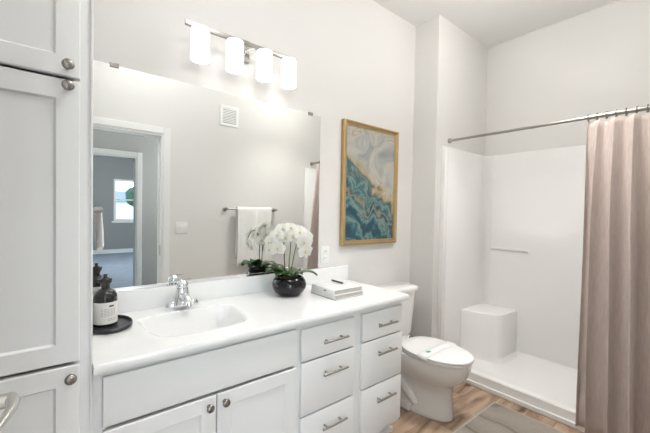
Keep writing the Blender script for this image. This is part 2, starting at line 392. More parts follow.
obj('window_pane', bx(WX0+.06, WX1-.06, Y3-.064, Y3-.058, WZ0+.06, WZ1-.06), M['glass'], win)
# outdoors
struct('ground_outside', bx(-30, 40, -60, Y3-.15, -.5, -.4), mat('lawn', (0.16, 0.22, 0.10), 0.9, var=0.3, vscale=2))
hs = thing('neighbour_house', 'pale house with grey roof seen through the bedroom window', 'house', (9, -48, -.4))
obj('wall', bx(-2, 22, -52, -44, -.4, 2.2), mat('siding', (0.75, 0.75, 0.74), 0.8), hs)
b = nb(); loft(b, [[(-2.6, -43.4, 2.2), (-2.6, -52.6, 2.2), (-2.6, -48, 3.6)], [(22.6, -43.4, 2.2), (22.6, -52.6, 2.2), (22.6, -48, 3.6)]]); obj('roof', b, mat('roof_shingle', (0.20, 0.22, 0.25), 0.9, var=.2, vscale=9), hs)
tr = thing('tree', 'small green tree standing outside the bedroom window', 'tree', (4.75, -24, -.4))
b = nb(); tube(b, [(4.75, -24, -.4), (4.77, -24, 1.2), (4.74, -24, 2.0)], [.12, .09, .05]); obj('trunk', b, mat('bark', (.12, .08, .05), .9), tr)
b = nb(); bmesh.ops.create_icosphere(b, subdivisions=4, radius=.75)
for v in b.verts:
    v.co *= 1 + .22*noise.noise(v.co*2.2) + .1*noise.noise(v.co*6); v.co += Vector((4.75, -24, 2.2))
obj('crown', b, mat('foliage', (.05, .09, .05), .8, bump=1, bscale=8, var=.5, vscale=5), tr, 60)

# the open bathroom door: only its lever reaches into the picture
dr = struct('door_1', bx(-.19, -.155, YF+.016, -.785, .01, DZ-.022, bev=.002), M['trim'])
hd = thing('lever_handle', 'satin nickel lever handle projecting beside the lower cabinet door', 'door handle', (-.155, -.835, .945))
hd.parent = dr; hd.location = (-.155, -.835, .945); del hd['label']; del hd['category']
b = nb(); lathe(b, [(0, 0), (.032, 0), (.032, .006), (.028, .010), (0, .010)], (-.155, -.835, .945), (1, 0, 0), 28); obj('rosette', b, M['satin'], hd, 40)
b = nb(); tube(b, [(-.146, -.835, .945), (-.09, -.835, .945), (-.064, -.838, .945)], [.017, .016, .014], 16)
tube(b, [(-.066, -.832, .946), (-.060, -.850, .946), (-.060, -.880, .945), (-.066, -.91, .944), (-.076, -.945, .942)], [.0135, .0125, .0095, .008, .007], 16); obj('lever', b, M['satin'], hd, 50)

# ------------------------------------------------------------------ room lamps and the added fill lights
def area(name, loc, size, power, rot=(0, 0, 0), col=(1, .97, .93), shape='DISK', size_y=None):
    l = bpy.data.lights.new(name, 'AREA'); l.shape = shape; l.size = size; l.energy = power; l.color = col
    if size_y: l.size_y = size_y
    o = bpy.data.objects.new(name, l); COL.objects.link(o); o.location = loc; o.rotation_euler = rot; return o
def ceiling_lamp(loc, rad, power, label, col=(1, .992, .985), down=0):
    # opal bowl under a painted rim; bowl glows, down adds unseen fill below
    t = thing('ceiling_light', label, 'ceiling light', loc)
    x, y, z = loc; rb = rad*.78; h = rad*.62
    b = nb(); lathe(b, [(0, -.0005), (rad*.9, -.0005), (rad*.9, -.022), (rad*.5, -.045), (0, -.045)], loc); obj('rim', b, M['trim'], t, 40)
    b = nb(); n = 12; lathe(b, [(rb*math.sin(PI*k/n), -.05-h+h*math.cos(PI*k/n)) for k in range(n+1)], loc)
    area_ = 4*PI*((2*(rb*h)**1.6+(rb*rb)**1.6)/3)**(1/1.6)
    if down: a_ = area('lamp_down_fill', (0, 0, -.055-2*h), rad*1.6, down, col=col); a_.parent = t; a_.data.spread = R(105)
    m = mat('lit_bowl', (1, 1, 1), .4, emit=col, estr=power/(PI*area_)); obj('bowl', b, m, t, 60)
ceiling_lamp((2.12, -1.03, ZC), .17, P_CEIL, 'round flush ceiling light between the toilet and the shower', (1, .975, .945), down=P_DOWN_A)
day_fill = area('fill_daylight', ((HX0+HX1)/2, Y2-.25, (HZ0+HZ1)/2), HX1-HX0, P_DAY_FILL, rot=(R(90), 0, R(-14)), col=(1, .985, .97), shape='RECTANGLE', size_y=HZ1-HZ0)  # fill area light outside the added window, brightens the vanity fronts
ceiling_lamp((.65, -1.05, ZC), .17, P_ENTRY_FILL, 'added round flush fill light over the floor before the vanity', down=P_DOWN_B)  # unseen lamp added as fill for the vanity end
ceiling_lamp((.5, -2.8, ZC), .17, P_HALL_FILL, 'added round flush fill light, unseen on the hall ceiling', (1, .98, .95))  # added lamp, out of view, lifts the hall
ceiling_lamp((1.5, -7.0, ZC), .3, P_FAR_FILL, 'added round flush fill light, unseen in the carpeted room', (.92, .96, 1))  # unseen lamp put in to brighten the far room

sn = thing('fill_sconce', 'added round opal fill lamp, unseen on the hall wall', 'wall lamp', (2.2, Y2, 1.75))  # added out of view to light the tall cabinet through the doorway
b = nb(); lathe(b, [(0, 0), (.06, 0), (.06, .012), (.02, .02), (.015, .06), (0, .06)], (2.2, Y2, 1.75), (0, 1, 0), 24); obj('base', b, M['nickel'], sn, 40)
b = nb(); n = 12; lathe(b, [(.10*math.sin(PI*k/n), .155-.10*math.cos(PI*k/n)) for k in range(n+1)], (2.2, Y2, 1.75), (0, 1, 0), 32)
obj('globe', b, mat('lit_globe', (1, 1, 1), .4, emit=(1, .985, .965), estr=P_SCONCE_FILL/(PI*4*PI*.01)), sn, 60)
# ------------------------------------------------------------------ shower
sh = thing('shower_stall', 'glossy white acrylic shower stall with a moulded corner seat', 'shower', (2.95, -.95, 0))
XB = XS-.002; Yl = YW-.003; Yr = YF+.003
b = nb()      # wall shell, a U of panels with a rounded inner corner
t_ = .024
def shell_line(off, rad, n=8):
    x1, y0, y1 = XB-off, Yl-off, Yr+off
    pts = [(2.535, y0)]
    for k in range(n+1):
        a = PI/2 - k/n*PI/2; pts.append((x1-rad+rad*math.cos(a), y0-rad+rad*math.sin(a)))
    for k in range(n+1):
        a = -k/n*PI/2; pts.append((x1-rad+rad*math.cos(a), y1+rad+rad*math.sin(a)))
    pts.append((2.535, y1)); return pts
inn = shell_line(t_, .075); out = shell_line(0, .05)
out[0] = (2.535, Yl); out[-1] = (2.535, Yr)
n_ = len(inn)
prof = [(inn, .02), (inn, 1.90), (None, 1.918), (out, 1.918), (out, .02)]
rows = []
for ln, z in prof:
    if ln is None: ln = [((a[0]+c[0])/2, (a[1]+c[1])/2) for a, c in zip(inn, out)]
    rows.append([b.verts.new((x, y, z)) for x, y in ln])
for a, c in zip(rows, rows[1:]+rows[:1]):
    for k in range(n_-1): b.faces.new((a[k], a[k+1], c[k+1], c[k]))
b.faces.new([r[0] for r in rows]); b.faces.new([r[-1] for r in rows][::-1])
obj('surround', b, M['acrylic'], sh, 35)
b = nb(); box(b, 2.535, 2.585, Yl-.034, Yl-.0245, .10, 1.90, .004); obj('flange', b, M['acrylic'], sh, 40)
b = nb()      # floor pan and low curb in one cross-section
sec = [(2.622, .002), (2.622, .092), (2.630, .100), (2.66, .102), (2.70, .096), (2.80, .090), (3.22, .100), (3.245, .108), (3.272, .135), (3.272, .002)]
loft(b, [[(x, Yl-.026, z) for x, z in sec], [(x, Yr+.026, z) for x, z in sec]]); obj('pan', b, M['acrylic'], sh, 40)
obj('curb_strip', bx(2.604, 2.6215, Yr+.002, Yl-.002, .001, .034, bev=.004, seg=3), M['trim'], sh, 50)
b = nb()
poly = [(2.870, Yl-.026), (2.925, -.42)]
for k in range(7):
    a = PI + k/6*PI/2*.92; poly.append((3.025+.075*math.cos(a), -.480+.075*math.sin(a)))
poly += [(3.15, -.563), (3.271, -.570), (3.271, Yl-.026)]
lo = [(x + (0.0 if x > 3.2 else -.012), y - (.035 if y < -.5 else 0.0)) for x, y in poly]
loft(b, [[(x, y, .09) for x, y in lo], [(x, y, .13) for x, y in poly], [(x, y, .485) for x, y in poly], [(x+.006*(x < 3.2), y+.006*(y < -.3), .497) for x, y in poly], [(x+.03*(x < 3.2), y+.03*(y < -.3), .500) for x, y in poly]])
obj('seat', b, M['acrylic'], sh, 40)
b = nb()

for z0_, z1_ in ((1.030, 1.052),): box(b, 3.262, 3.274, -.640, -.325, z0_, z1_, .005, 3); obj('ledge', b, M['acrylic'], sh, 50)
# rod
XR, ZR = 2.648, 1.976
rod = thing('shower_rod', 'satin nickel tension rod across the shower opening', 'curtain rod', (XR, -.95, ZR))
b = nb(); tube(b, [(XR, YW-.008, ZR), (XR, -1.20, ZR)], .0105, 16); obj('thin_tube', b, M['nickel'], rod, 60)
b = nb(); tube(b, [(XR, -1.17, ZR), (XR, YF+.01, ZR)], .014, 16); obj('thick_tube', b, M['nickel'], rod, 60)
for yy, s in ((YW, -1), (YF, 1)):
    b = nb(); lathe(b, [(0, 0), (.021, 0), (.021, .014), (.016, .020), (0, .020)], (XR, yy, ZR), (0, s, 0), 24); obj('end_cap', b, M['nickel'], rod, 40)
# curtain
cu = thing('shower_curtain', 'taupe linen shower curtain drawn to one side in deep folds', 'shower curtain', (2.60, -1.35, .06))
b = nb(); NU, NZ = 260, 44; grid = []
ZT, ZB = 1.952, .035
for j in range(NZ+1):
    v = j/NZ; z = ZT + (ZB-ZT)*v; row = []
    for i in range(NU+1):
        u = i/NU
        yb = -1.172 - u*(1.555+.09*v-1.172) - .012*v*(1-u)
        ph = u*2*PI*4.7 + .5*math.sin(u*9) + .25*math.sin(v*3+u*5)
        amp = (.019 + .026*min(1, v*3))*(1+.35*math.sin(u*21+1))
        x = XR - .012 + (-.075)*min(1, v*1.15)**1.1 - .0 + amp*math.sin(ph) + .006*math.sin(2*ph+v*2) - .0
        x = min(x, XR - .03 + .035) if v < .12 else x
        y = yb + amp*.55*math.cos(ph*1.0+.6)*min(1, u*12)*min(1, (1-u)*12)
        z2 = z - (.006*(1-math.cos(ph*2)) if j == 0 else 0)
        x = min(x, 2.600) if z < .25 else x
        row.append(b.verts.new((x, y, z2)))
    grid.append(row)
for a, c in zip(grid, grid[1:]):
    for i in range(NU): b.faces.new((a[i], a[i+1], c[i+1], c[i]))
o = obj('fabric', b, M['curtain'], cu, 80)
s = o.modifiers.new('thickness', 'SOLIDIFY'); s.thickness = .002; s.offset = 0
ring0 = None
for k in range(9):
    y = -1.176 - k*.045
    if ring0 is None:
        b = nb()
        pts = [(.019*math.cos(a), 0, .019*math.sin(a)) for a in [2*PI*q/20 for q in range(20)]]
        tube(b, [(p[0], p[1], p[2]) for p in pts+pts[:1]], .0028, 8, caps=False)
        lathe(b, [(0, .006), (.006, .003), (.007, 0), (.006, -.003), (0, -.006)], (0, 0, -.021), (0, 0, 1), 12)
        ring0 = obj('curtain_ring', b, M['knobmetal'], None, 60); ring0.parent = cu; r_ = ring0
    else:
        r_ = ring0.copy(); COL.objects.link(r_); r_.parent = cu
    r_.location = Vector((XR, y, ZR)) - cu.location

# ------------------------------------------------------------------ tall cabinet
def shaker(name, x0, x1, z0, z1, yf, parent, w=.056, rec=.008):
    b = nb(); th = .02
    xi0, xi1, zi0, zi1 = x0+w, x1-w, z0+w, z1-w
    def rect(a0, a1, c0, c1, y): return [b.verts.new((a0, y, c0)), b.verts.new((a1, y, c0)), b.verts.new((a1, y, c1)), b.verts.new((a0, y, c1))]
    e = .003
    rs = [rect(x0, x1, z0, z1, yf+th), rect(x0, x1, z0, z1, yf+e), rect(x0+e, x1-e, z0+e, z1-e, yf), rect(xi0, xi1, zi0, zi1, yf), rect(xi0+.006, xi1-.006, zi0+.006, zi1-.006, yf+rec)]
    for a, c in zip(rs, rs[1:]):
        for k in range(4): b.faces.new((a[k], a[(k+1) % 4], c[(k+1) % 4], c[k]))
    b.faces.new(rs[0][::-1]); b.faces.new(rs[-1])
    return obj(name, b, M['cabinet'], parent)
def slab(name, x0, x1, z0, z1, yf, parent):
    return obj(name, bx(x0, x1, yf, yf+.018, z0, z1, bev=.0035, seg=2), M['cabinet'], parent, 40)
knob_me = None
def knob(x, z, yf, parent):
    global knob_me
    if knob_me is None:
        b = nb(); lathe(b, [(0, .0), (.0085, .0), (.007, .004), (.0055, .009), (.007, .013), (.0135, .0165), (.0155, .020), (.0145, .0245), (.010, .0275), (0, .029)], (0, 0, 0), (0, -1, 0), 24)
        k = obj('knob', b, M['knobmetal'], None, 50); knob_me = k
    else:
        k = knob_me.copy(); COL.objects.link(k)
    k.parent = parent; k.location = Vector((x, yf, z)) - parent.matrix_basis.translation - (parent.parent.location if parent.parent else Vector())
    return k
pull_me = None
def pull(x, z, yf, parent):
    global pull_me
    if pull_me is None:
        b = nb(); tube(b, [(-.078, -.030, 0), (.078, -.030, 0)], .006, 14)
        for s in (-1, 1): tube(b, [(s*.048, 0, 0), (s*.048, -.030, 0)], .0045, 10)
        k = obj('bar_pull', b, M['nickel'], None, 50); pull_me = k
    else:
        k = pull_me.copy(); COL.objects.link(k)
    k.parent = parent; k.location = Vector((x, yf, z)) - parent.matrix_basis.translation - parent.parent.location
    return k

YT = -.56             # door faces of the tall cabinet
tc_ = thing('tall_cabinet', 'tall white linen cabinet with shaker doors and round knobs', 'cabinet', (-.2, -.28, 0))
b = nb()
box(b, -.515, -.497, -.520, -.002, 0, 2.62); box(b, .082, .1000, -.520, -.002, 0, 2.62); box(b, -.497, .082, -.018, -.002, 0, 2.62)
box(b, -.497, .082, -.520, -.018, 2.60, 2.62); box(b, -.497, .082, -.520, -.018, .10, .12)
for zz in (.60, 1.30, 2.0): box(b, -.497, .082, -.500, -.018, zz, zz+.018)
obj('carcass', b, M['cabinet'], tc_)
b = nb(); fy0, fy1 = -.540, -.520
box(b, -.515, -.465, fy0, fy1, 0, 2.62); box(b, .055, .1020, fy0, fy1, 0, 2.62)
for z0, z1 in ((2.56, 2.62), (.0, .115)): box(b, -.465, .055, fy0, fy1, z0, z1)
obj('face_frame', b, M['cabinet'], tc_)
b = nb(); box(b, .0965, .1030, -.5465, -.5405, .0, 2.62, .0015); obj('scribe_strip', b, M['trim'], tc_)
dA = shaker('door', -.475, .070, 1.729, 2.57, YT, tc_); knob(.0405, 1.757, YT, dA)
dB = shaker('door', -.475, .070, .893, 1.719, YT, tc_); knob(.0405, 1.698, YT, dB)
dC = shaker('door', -.475, .070, .125, .883, YT, tc_); knob(.0475, .850, YT, dC)

# ------------------------------------------------------------------ vanity
YV = -.545; XV0, XV1 = .1035, 1.650
va = thing('vanity_cabinet', 'long white vanity cabinet with two doors and six drawers', 'cabinet', (.87, -.27, 0))
b = nb()
box(b, XV0, XV0+.018, -.509, -.002, .10, .836); box(b, XV1-.018, XV1, -.509, -.002, .10, .836)
box(b, .880, .896, -.509, -.02, .12, .836); box(b, XV0+.018, XV1-.018, -.02, -.002, .10, .836); box(b, XV0+.018, XV1-.018, -.509, -.02, .10, .118)
box(b, XV1-.018, XV1, -.45, -.002, 0, .10)
obj('carcass', b, M['cabinet'], va)
b = nb(); fy0, fy1 = -.527, -.509
box(b, XV0, .140, fy0, fy1, .10, .836); box(b, .868, .912, fy0, fy1, .10, .836); box(b, 1.236, 1.312, fy0, fy1, .10, .836); box(b, 1.632, XV1, fy0, fy1, .10, .836)
for xa, xb in ((.140, .868), (.912, 1.236), (1.312, 1.632)):
    for z0, z1 in ((.800, .836), (.10, .122)): box(b, xa, xb, fy0, fy1, z0, z1)
obj('face_frame', b, M['cabinet'], va)
b = nb(); box(b, XV0, XV1, -.468, -.452, 0, .099); box(b, XV0, XV1+.012, -.480, -.4685, 0, .030, .004); obj('toe_kick', b, M['trim'], va)
slab('false_front', .131, .876, .653, .815, YV, va)
dl = shaker('door', .131, .500, .125, .640, YV, va); knob(.4705, .605, YV, dl)
dd = shaker('door', .505, .876, .125, .640, YV, va); knob(.533, .605, YV, dd)
for x0, x1, xc in ((.903, 1.244, 1.094), (1.303, 1.643, 1.483)):
    for z0, z1, zc in ((.655, .806, .730), (.398, .647, .574), (.125, .390, .312)):
        q = slab('drawer', x0, x1, z0, z1, YV, va); pull(xc, zc, YV, q)

# countertop with its moulded basin
ZT0 = .870
ct = thing('countertop', 'white moulded vanity top with an integral sink basin', 'countertop', (.88, -.28, ZT0))
SX, SY, SD = .508, -.30, .155
def sm(t):
    t = max(0.0, min(1.0, t)); return t*t*(3-2*t)
def basin(x, y):
    dx = x-SX
    bow = .035*(dx/.21)**2                     # the front rim bows out
    tb = (-.142 - .012*(dx/.21)**2 - y)/.045   # steep wall at the back
    tf = (y - (-.475 + bow))/.250              # long slope at the front
    ts = (.215 - abs(dx))/.095
    tb, tf, ts = [max(0.0, min(1.0, t)) for t in (tb, tf, ts)]
    k = 3.2
    m_ = max(0.0, 1 - ((1-tb)**k + (1-tf)**k + (1-ts)**k)**(1/k))
    return SD*sm(m_**.8)
b = nb(); NX, NY = 200, 96; x0, x1, y0, y1 = .1035, 1.666, -.567, -.001
def xs_(i):
    return x0 + (x1-x0)*i/NX
rows = []
for j in range(NY+1):
    y = y0 + (y1-y0)*j/NY
    rows.append([b.verts.new((xs_(i), y, ZT0 - basin(xs_(i), y))) for i in range(NX+1)])
for a, c in zip(rows, rows[1:]):
    for i in range(NX): b.faces.new((a[i], a[i+1], c[i+1], c[i]))
rim = [rows[0][i] for i in range(NX+1)] + [rows[j][NX] for j in range(1, NY+1)] + [rows[NY][i] for i in range(NX-1, -1, -1)] + [rows[j][0] for j in range(NY-1, 0, -1)]
def ring_copy(dz, ins, src):
    out = []
    for v in src:
        x, y = v.co.x, v.co.y
        out.append(b.verts.new((min(max(x, x0+ins), x1-ins), min(max(y, y0+ins), y1-ins), ZT0-dz)))
    return out
prev = rim
for dz, ins in ((.006, -.004), (.026, -.004), (.032, .0), (.0325, .04)):
    cur = ring_copy(dz, ins, rim) if ins > 0 else [b.verts.new((v.co.x + (-ins if v.co.x > x1-1e-4 else 0), v.co.y + (ins if v.co.y < y0+1e-4 else 0), ZT0-dz)) for v in rim]
    for k in range(len(rim)):
        b.faces.new((prev[k], prev[(k+1) % len(rim)], cur[(k+1) % len(rim)], cur[k]))
    prev = cur
obj('worktop', b, M['counter'], ct, 50)
obj('backsplash', bx(.1035, 1.690, -.021, -.001, ZT0-.002, .968, bev=.004, seg=3), M['counter'], ct, 50)
zd = ZT0 - basin(SX, SY+.05)
b = nb(); lathe(b, [(.0, .004), (.012, .004), (.014, .002), (.022, .003), (.024, .0), (.018, -.004), (0, -.004)], (SX, SY+.05, zd+.003), n=24); obj('drain', b, M['chrome'], ct, 40)

# mirror
mi = thing('wall_mirror', 'large frameless rectangular mirror above the vanity backsplash', 'mirror', (.77, -.003, .975))
obj('mirror_glass', bx(.106, 1.421, -.0075, -.0015, .975, 1.996, bev=.0012, seg=1), M['mirror'], mi)
for x in (.226, 1.335):
    obj('mirror_clip', bx(x-.018, x+.018, -.012, -.001, 1.984, 2.004, bev=.002), M['knobmetal'], mi)
obj('mirror_channel', bx(.106, 1.421, -.011, -.0076, .969, .982, bev=.0008, seg=1), M['chrome'], mi)

# ------------------------------------------------------------------ light bar
vl = thing('vanity_light', 'four shade nickel bar light glowing above the mirror', 'wall light', (.836, 0, 2.25))
XBAR0, XBAR1, YB, ZBAR = .509, 1.163, -.085, 2.258
obj('back_plate', bx(.79, .885, -.022, 0, 2.19, 2.31, bev=.004), M['nickel'], vl, 40)
obj('bar', bx(XBAR0, XBAR1, YB-.006, YB+.010, ZBAR-.011, ZBAR+.011, bev=.002), M['nickel'], vl, 40)
b = nb(); tube(b, [(.838, -.02, 2.235), (.79, YB, ZBAR-.006)], .006, 10); tube(b, [(.838, -.02, 2.235), (.886, YB, ZBAR-.006)], .006, 10); lathe(b, [(0, 0), (.016, 0), (.016, .012), (.010, .018), (0, .018)], (.838, -.022, 2.232), (0, -1, 0), 20); obj('bracket', b, M['chrome'], vl, 40)
for x in (.575, .757, .932, 1.095):
    b = nb(); rr, zb, zt = .0445, 2.085, 2.240
    yc = YB - .022
    lathe(b, [(.012, zt), (rr-.010, zt), (rr-.003, zt-.003), (rr, zt-.010), (rr, zb), (rr-.004, zb), (rr-.004, zt-.012), (.012, zt-.006)], (x, yc, 0), n=32, closed=True)
    sh_ = obj('lamp_shade', b, M['shade'], vl, 50)
    b = nb(); lathe(b, [(0, zt+.010), (.013, zt+.010), (.013, zt-.03), (0, zt-.03)], (x, yc, 0), n=20); tube(b, [(x, yc, zt+.004), (x, YB, ZBAR-.004)], .006, 8); obj('socket', b, M['nickel'], sh_, 40)
    b = nb(); lathe(b, [(.010, zt-.031), (.013, zt-.04), (.021, zt-.060), (.023, zt-.075), (.018, zt-.09), (0, zt-.097)], (x, yc, 0), n=20); obj('bulb', b, M['bulb'], sh_, 60)
    l = bpy.data.lights.new('bulb_light', 'POINT'); l.energy = P_BULB; l.shadow_soft_size = .022; l.color = (1, .965, .92)
    lo_ = bpy.data.objects.new('bulb_light', l); COL.objects.link(lo_); lo_.parent = vl; lo_.location = Vector((x, yc, zb+.022)) - vl.location

# ------------------------------------------------------------------ painting
PX0, PX1, PZ0, PZ1 = 1.617, 2.222, 1.112, 2.014
pa = thing('framed_painting', 'tall gold framed abstract canvas in teal grey and gold', 'painting', ((PX0+PX1)/2, -.002, PZ0))
b = nb(); w_ = .036
prof = [(0, -.001), (0, -.030), (.006, -.036), (.014, -.036), (.022, -.026), (w_, -.022), (w_, -.001)]
loops = []
for ins, y in prof:
    loops.append([b.verts.new((x, y, z)) for x, z in ((PX0+ins, PZ0+ins), (PX1-ins, PZ0+ins), (PX1-ins, PZ1-ins), (PX0+ins, PZ1-ins))])
for a, c in zip(loops, loops[1:]+loops[:1]):
    for k in range(4): b.faces.new((a[k], a[(k+1) % 4], c[(k+1) % 4], c[k]))
obj('picture_frame', b, M['gold'], pa)
obj('canvas', bx(PX0+w_-.004, PX1-w_+.004, -.018, -.004, PZ0+w_-.004, PZ1-w_+.004), M['art'], pa, loc=((PX0+PX1)/2, -.011, (PZ0+PZ1)/2))

# outlet beside the mirror and switch on the far wall
ou = thing('wall_outlet', 'white wall outlet plate beside the mirror edge', 'outlet', (1.483, 0, 1.057))
obj('cover_plate', bx(1.446, 1.520, -.006, 0, .998, 1.117, bev=.003), M['plastic'], ou, 40)
for zc in (1.033, 1.081):
    f = obj('socket', bx(1.467, 1.499, -.009, -.0055, zc-.018, zc+.018, bev=.002), M['plastic'], ou, 40)
    b = nb()
    for dx in (-.006, .006): box(b, 1.483+dx-.001, 1.483+dx+.001, -.0095, -.0088, zc-.004, zc+.007)
    obj('slot', b, M['ink'], f)
sw = thing('light_switch', 'white double toggle switch plate beside the door casing', 'light switch', (1.033, YF, 1.17))
obj('cover_plate', bx(.975, 1.091, YF, YF+.006, 1.112, 1.229, bev=.003), M['plastic'], sw, 40)
for x in (1.010, 1.056): obj('toggle', bx(x-.005, x+.005, YF+.006, YF+.018, 1.160, 1.182, bev=.002), M['plastic'], sw, 40)
# air vent
ve = thing('air_vent', 'white louvred air vent high on the wall seen in the mirror', 'vent', (1.52, YF, 2.375))
VX0, VX1, VZ0, VZ1 = 1.413, 1.625, 2.262, 2.482
b = nb()
for a in ((VX0, VX1, VZ0, VZ0+.032), (VX0, VX1, VZ1-.032, VZ1), (VX0, VX0+.032, VZ0+.032, VZ1-.032), (VX1-.032, VX1, VZ0+.032, VZ1-.032)): box(b, a[0], a[1], YF, YF+.010, a[2], a[3], .002)
obj('frame', b, M['trim'], ve, 40)
obj('backing', bx(VX0+.03, VX1-.03, YF+.0005, YF+.002, VZ0+.03, VZ1-.03), M['vent_dark'], ve)
b = nb(); n_l = 9
for k in range(n_l):
    z = VZ0+.038 + k*(VZ1-VZ0-.068)/n_l
    loft(b, [[(x, YF+.0025, z+.013), (x, YF+.0085, z), (x, YF+.0095, z+.002), (x, YF+.0035, z+.015)] for x in (VX0+.03, VX1-.03)])
obj('louvres', b, M['trim'], ve)

# ------------------------------------------------------------------ towel bar and towel on the wall behind the viewer
TX0, TX1, TZ, TY = 1.478, 2.085, 1.366, YF+.070
tb = thing('towel_bar', 'nickel towel bar on the wall facing the mirror', 'towel bar', ((TX0+TX1)/2, YF, TZ))
b = nb(); tube(b, [(TX0, TY, TZ), (TX1, TY, TZ)], .008, 14); obj('bar', b, M['nickel'], tb, 50)
for x in (TX0, TX1):
    b = nb(); lathe(b, [(0, 0), (.026, 0), (.026, .008), (.018, .014), (.011, .03), (.011, .058), (.015, .064), (.015, .080), (0, .083)], (x, YF, TZ), (0, 1, 0), 24); obj('post', b, M['nickel'], tb, 50)
def draped(bm, xa, xb, y, z, lf, lb, th, r0, nx=26, seed=0, crease=None):
    pr_ = []      # path over the bar: (dy, dz)
    for k in range(13): pr_.append((r0+.004, -lf + lf*k/12))
    for k in range(1, 8):
        a = k/8*PI; pr_.append(((r0+.004)*math.cos(a), (r0+.004)*math.sin(a)))
    for k in range(13): pr_.append((-(r0+.004), -lb*k/12))
    g = []
    for (dy, dz) in pr_:
        row = []
        for i in range(nx+1):
            u = i/nx; drop = max(0, -dz)
            wav = .006*math.sin(u*11+seed)*min(1, drop*4) + .003*math.sin(u*23+seed*2)*min(1, drop*4)
            if crease is not None: wav -= .018*math.exp(-((u-crease)/.035)**2)*min(1, drop*6) if dy > 0 else 0
            xx = xa + (xb-xa)*u + .006*math.sin(drop*5+seed)*(.5-u)*2
            row.append(bm.verts.new((xx, y+dy+(abs(wav) if dy > 0 else -abs(wav)*.3), z+dz)))
        g.append(row)
    for a, c in zip(g, g[1:]):
        for i in range(nx): bm.faces.new((a[i], a[i+1], c[i+1], c[i]))
def towel(name, label, args, th, cat='towel', **k):
    b = nb(); draped(b, *args, **k); o = obj(name, b, M['towel'], None, 80)
    s = o.modifiers.new('thickness', 'SOLIDIFY'); s.thickness = th; s.offset = 1
    return tag(o, label, cat)
t1 = towel('bath_towel', 'white bath towel folded over the bar facing the mirror', (1.588, 2.010, TY, TZ, .62, .55, .012, .012), .012, crease=.53, nx=60)

# hand towel hanging on the side of the tall cabinet
tr_ = thing('towel_holder', 'small nickel towel holder on the tall cabinet side', 'towel holder', (.1, -.46, 1.35))
b = nb(); box(b, .1001, .108, -.500, -.450, 1.315, 1.365, .002); tube(b, [(.107, -.475, 1.342), (.134, -.475, 1.346)], .010, 12); tube(b, [(.132, -.478, 1.347), (.132, -.300, 1.347)], .005, 10); obj('arm', b, M['nickel'], tr_, 50)
b = nb(); nx = 14
rings = []
for k in range(15):
    v = k/14; z = 1.355 - v*.150
    hw = .006 + .0045*math.sin(min(1, v*1.3)*PI/2) if v < .93 else .009
    cx_ = .132 + .005*v
    rings.append([(cx_+hw*math.cos(a)*(1 if math.cos(a) > 0 else .9), -.375 + .085*math.sin(a), z - .02*math.sin(a)*(v)) for a in [2*PI*q/24 for q in range(24)]])
loft(b, rings)
tag(obj('hand_towel', b, M['towel'], None, 70), 'small white hand towel hanging edge on from the tall cabinet side', 'towel')

# ------------------------------------------------------------------ faucet
FX, FY = .508, -.082
fa = thing('faucet', 'chrome single lever centerset faucet behind the sink basin', 'faucet', (FX, FY, ZT0))
b = nb()
ring = lambda rx, ry, z, n=32: [(FX+rx*math.copysign(abs(math.cos(2*PI*k/n))**.8, math.cos(2*PI*k/n)), FY+ry*math.copysign(abs(math.sin(2*PI*k/n))**.8, math.sin(2*PI*k/n)), z) for k in range(n)]
loft(b, [ring(.077, .027, ZT0+.0003), ring(.079, .029, ZT0+.006), ring(.077, .028, ZT0+.026), ring(.071, .025, ZT0+.034), ring(.035, .022, ZT0+.038)])
obj('base_plate', b, M['chrome'], fa, 45)
b = nb(); lathe(b, [(.052, .022), (.047, .034), (.039, .055), (.032, .076), (.0285, .092), (.0275, .098), (0, .100)], (FX, FY, ZT0), n=28)
tube(b, [(FX, FY-.005, ZT0+.050), (FX, FY-.045, ZT0+.058), (FX, FY-.085, ZT0+.056), (FX, FY-.112, ZT0+.046)], [.028, .024, .020, .017], 18)
tube(b, [(FX, FY-.102, ZT0+.048), (FX, FY-.106, ZT0+.028)], [.0125, .0115], 16)
obj('spout', b, M['chrome'], fa, 45)
b = nb(); lathe(b, [(.0255, .0995), (.0275, .106), (.0265, .118), (.020, .130), (.010, .136), (0, .137)], (FX, FY, ZT0), n=26)
loft(b, [[(x, FY+sx*w, z+dz) for sx, dz in ((-1, -.003), (1, -.003), (1, .003), (-1, .003))] for x, z, w in ((FX-.012, ZT0+.126, .010), (FX+.012, ZT0+.133, .011), (FX+.028, ZT0+.137, .010), (FX+.040, ZT0+.137, .007))])
obj('lever', b, M['chrome'], fa, 45)

# ------------------------------------------------------------------ tray and bottle
b = nb(); lathe(b, [(0, .0005), (.94, .0005), (1.0, .004), (1.0, .0145), (.97, .016), (.945, .0135), (.93, .006), (0, .006)], (.1885, -.188, ZT0+.0004), n=56, sx=.083, sy=.112)
tag(obj('oval_tray', b, M['matteblack'], None, 40), 'black oval tray with raised rim beside the tall cabinet', 'tray')
BX, BY, BZ = .1765, -.178, ZT0+.0068
bo = thing('soap_bottle', 'black bottle with a cream label standing on the tray', 'bottle', (BX, BY, BZ))
b = nb(); lathe(b, [(0, 0), (.038, 0), (.0425, .004), (.0425, .122), (.0410, .136), (.035, .150), (.024, .160), (.0155, .166), (.0150, .176), (0, .176)], (BX, BY, BZ), n=40); obj('body', b, M['bottle'], bo, 45)
b = nb(); lathe(b, [(.0432, .012), (.0432, .108)], (BX, BY, BZ), n=48); lb = obj('paper_label', b, M['label'], bo, 60)
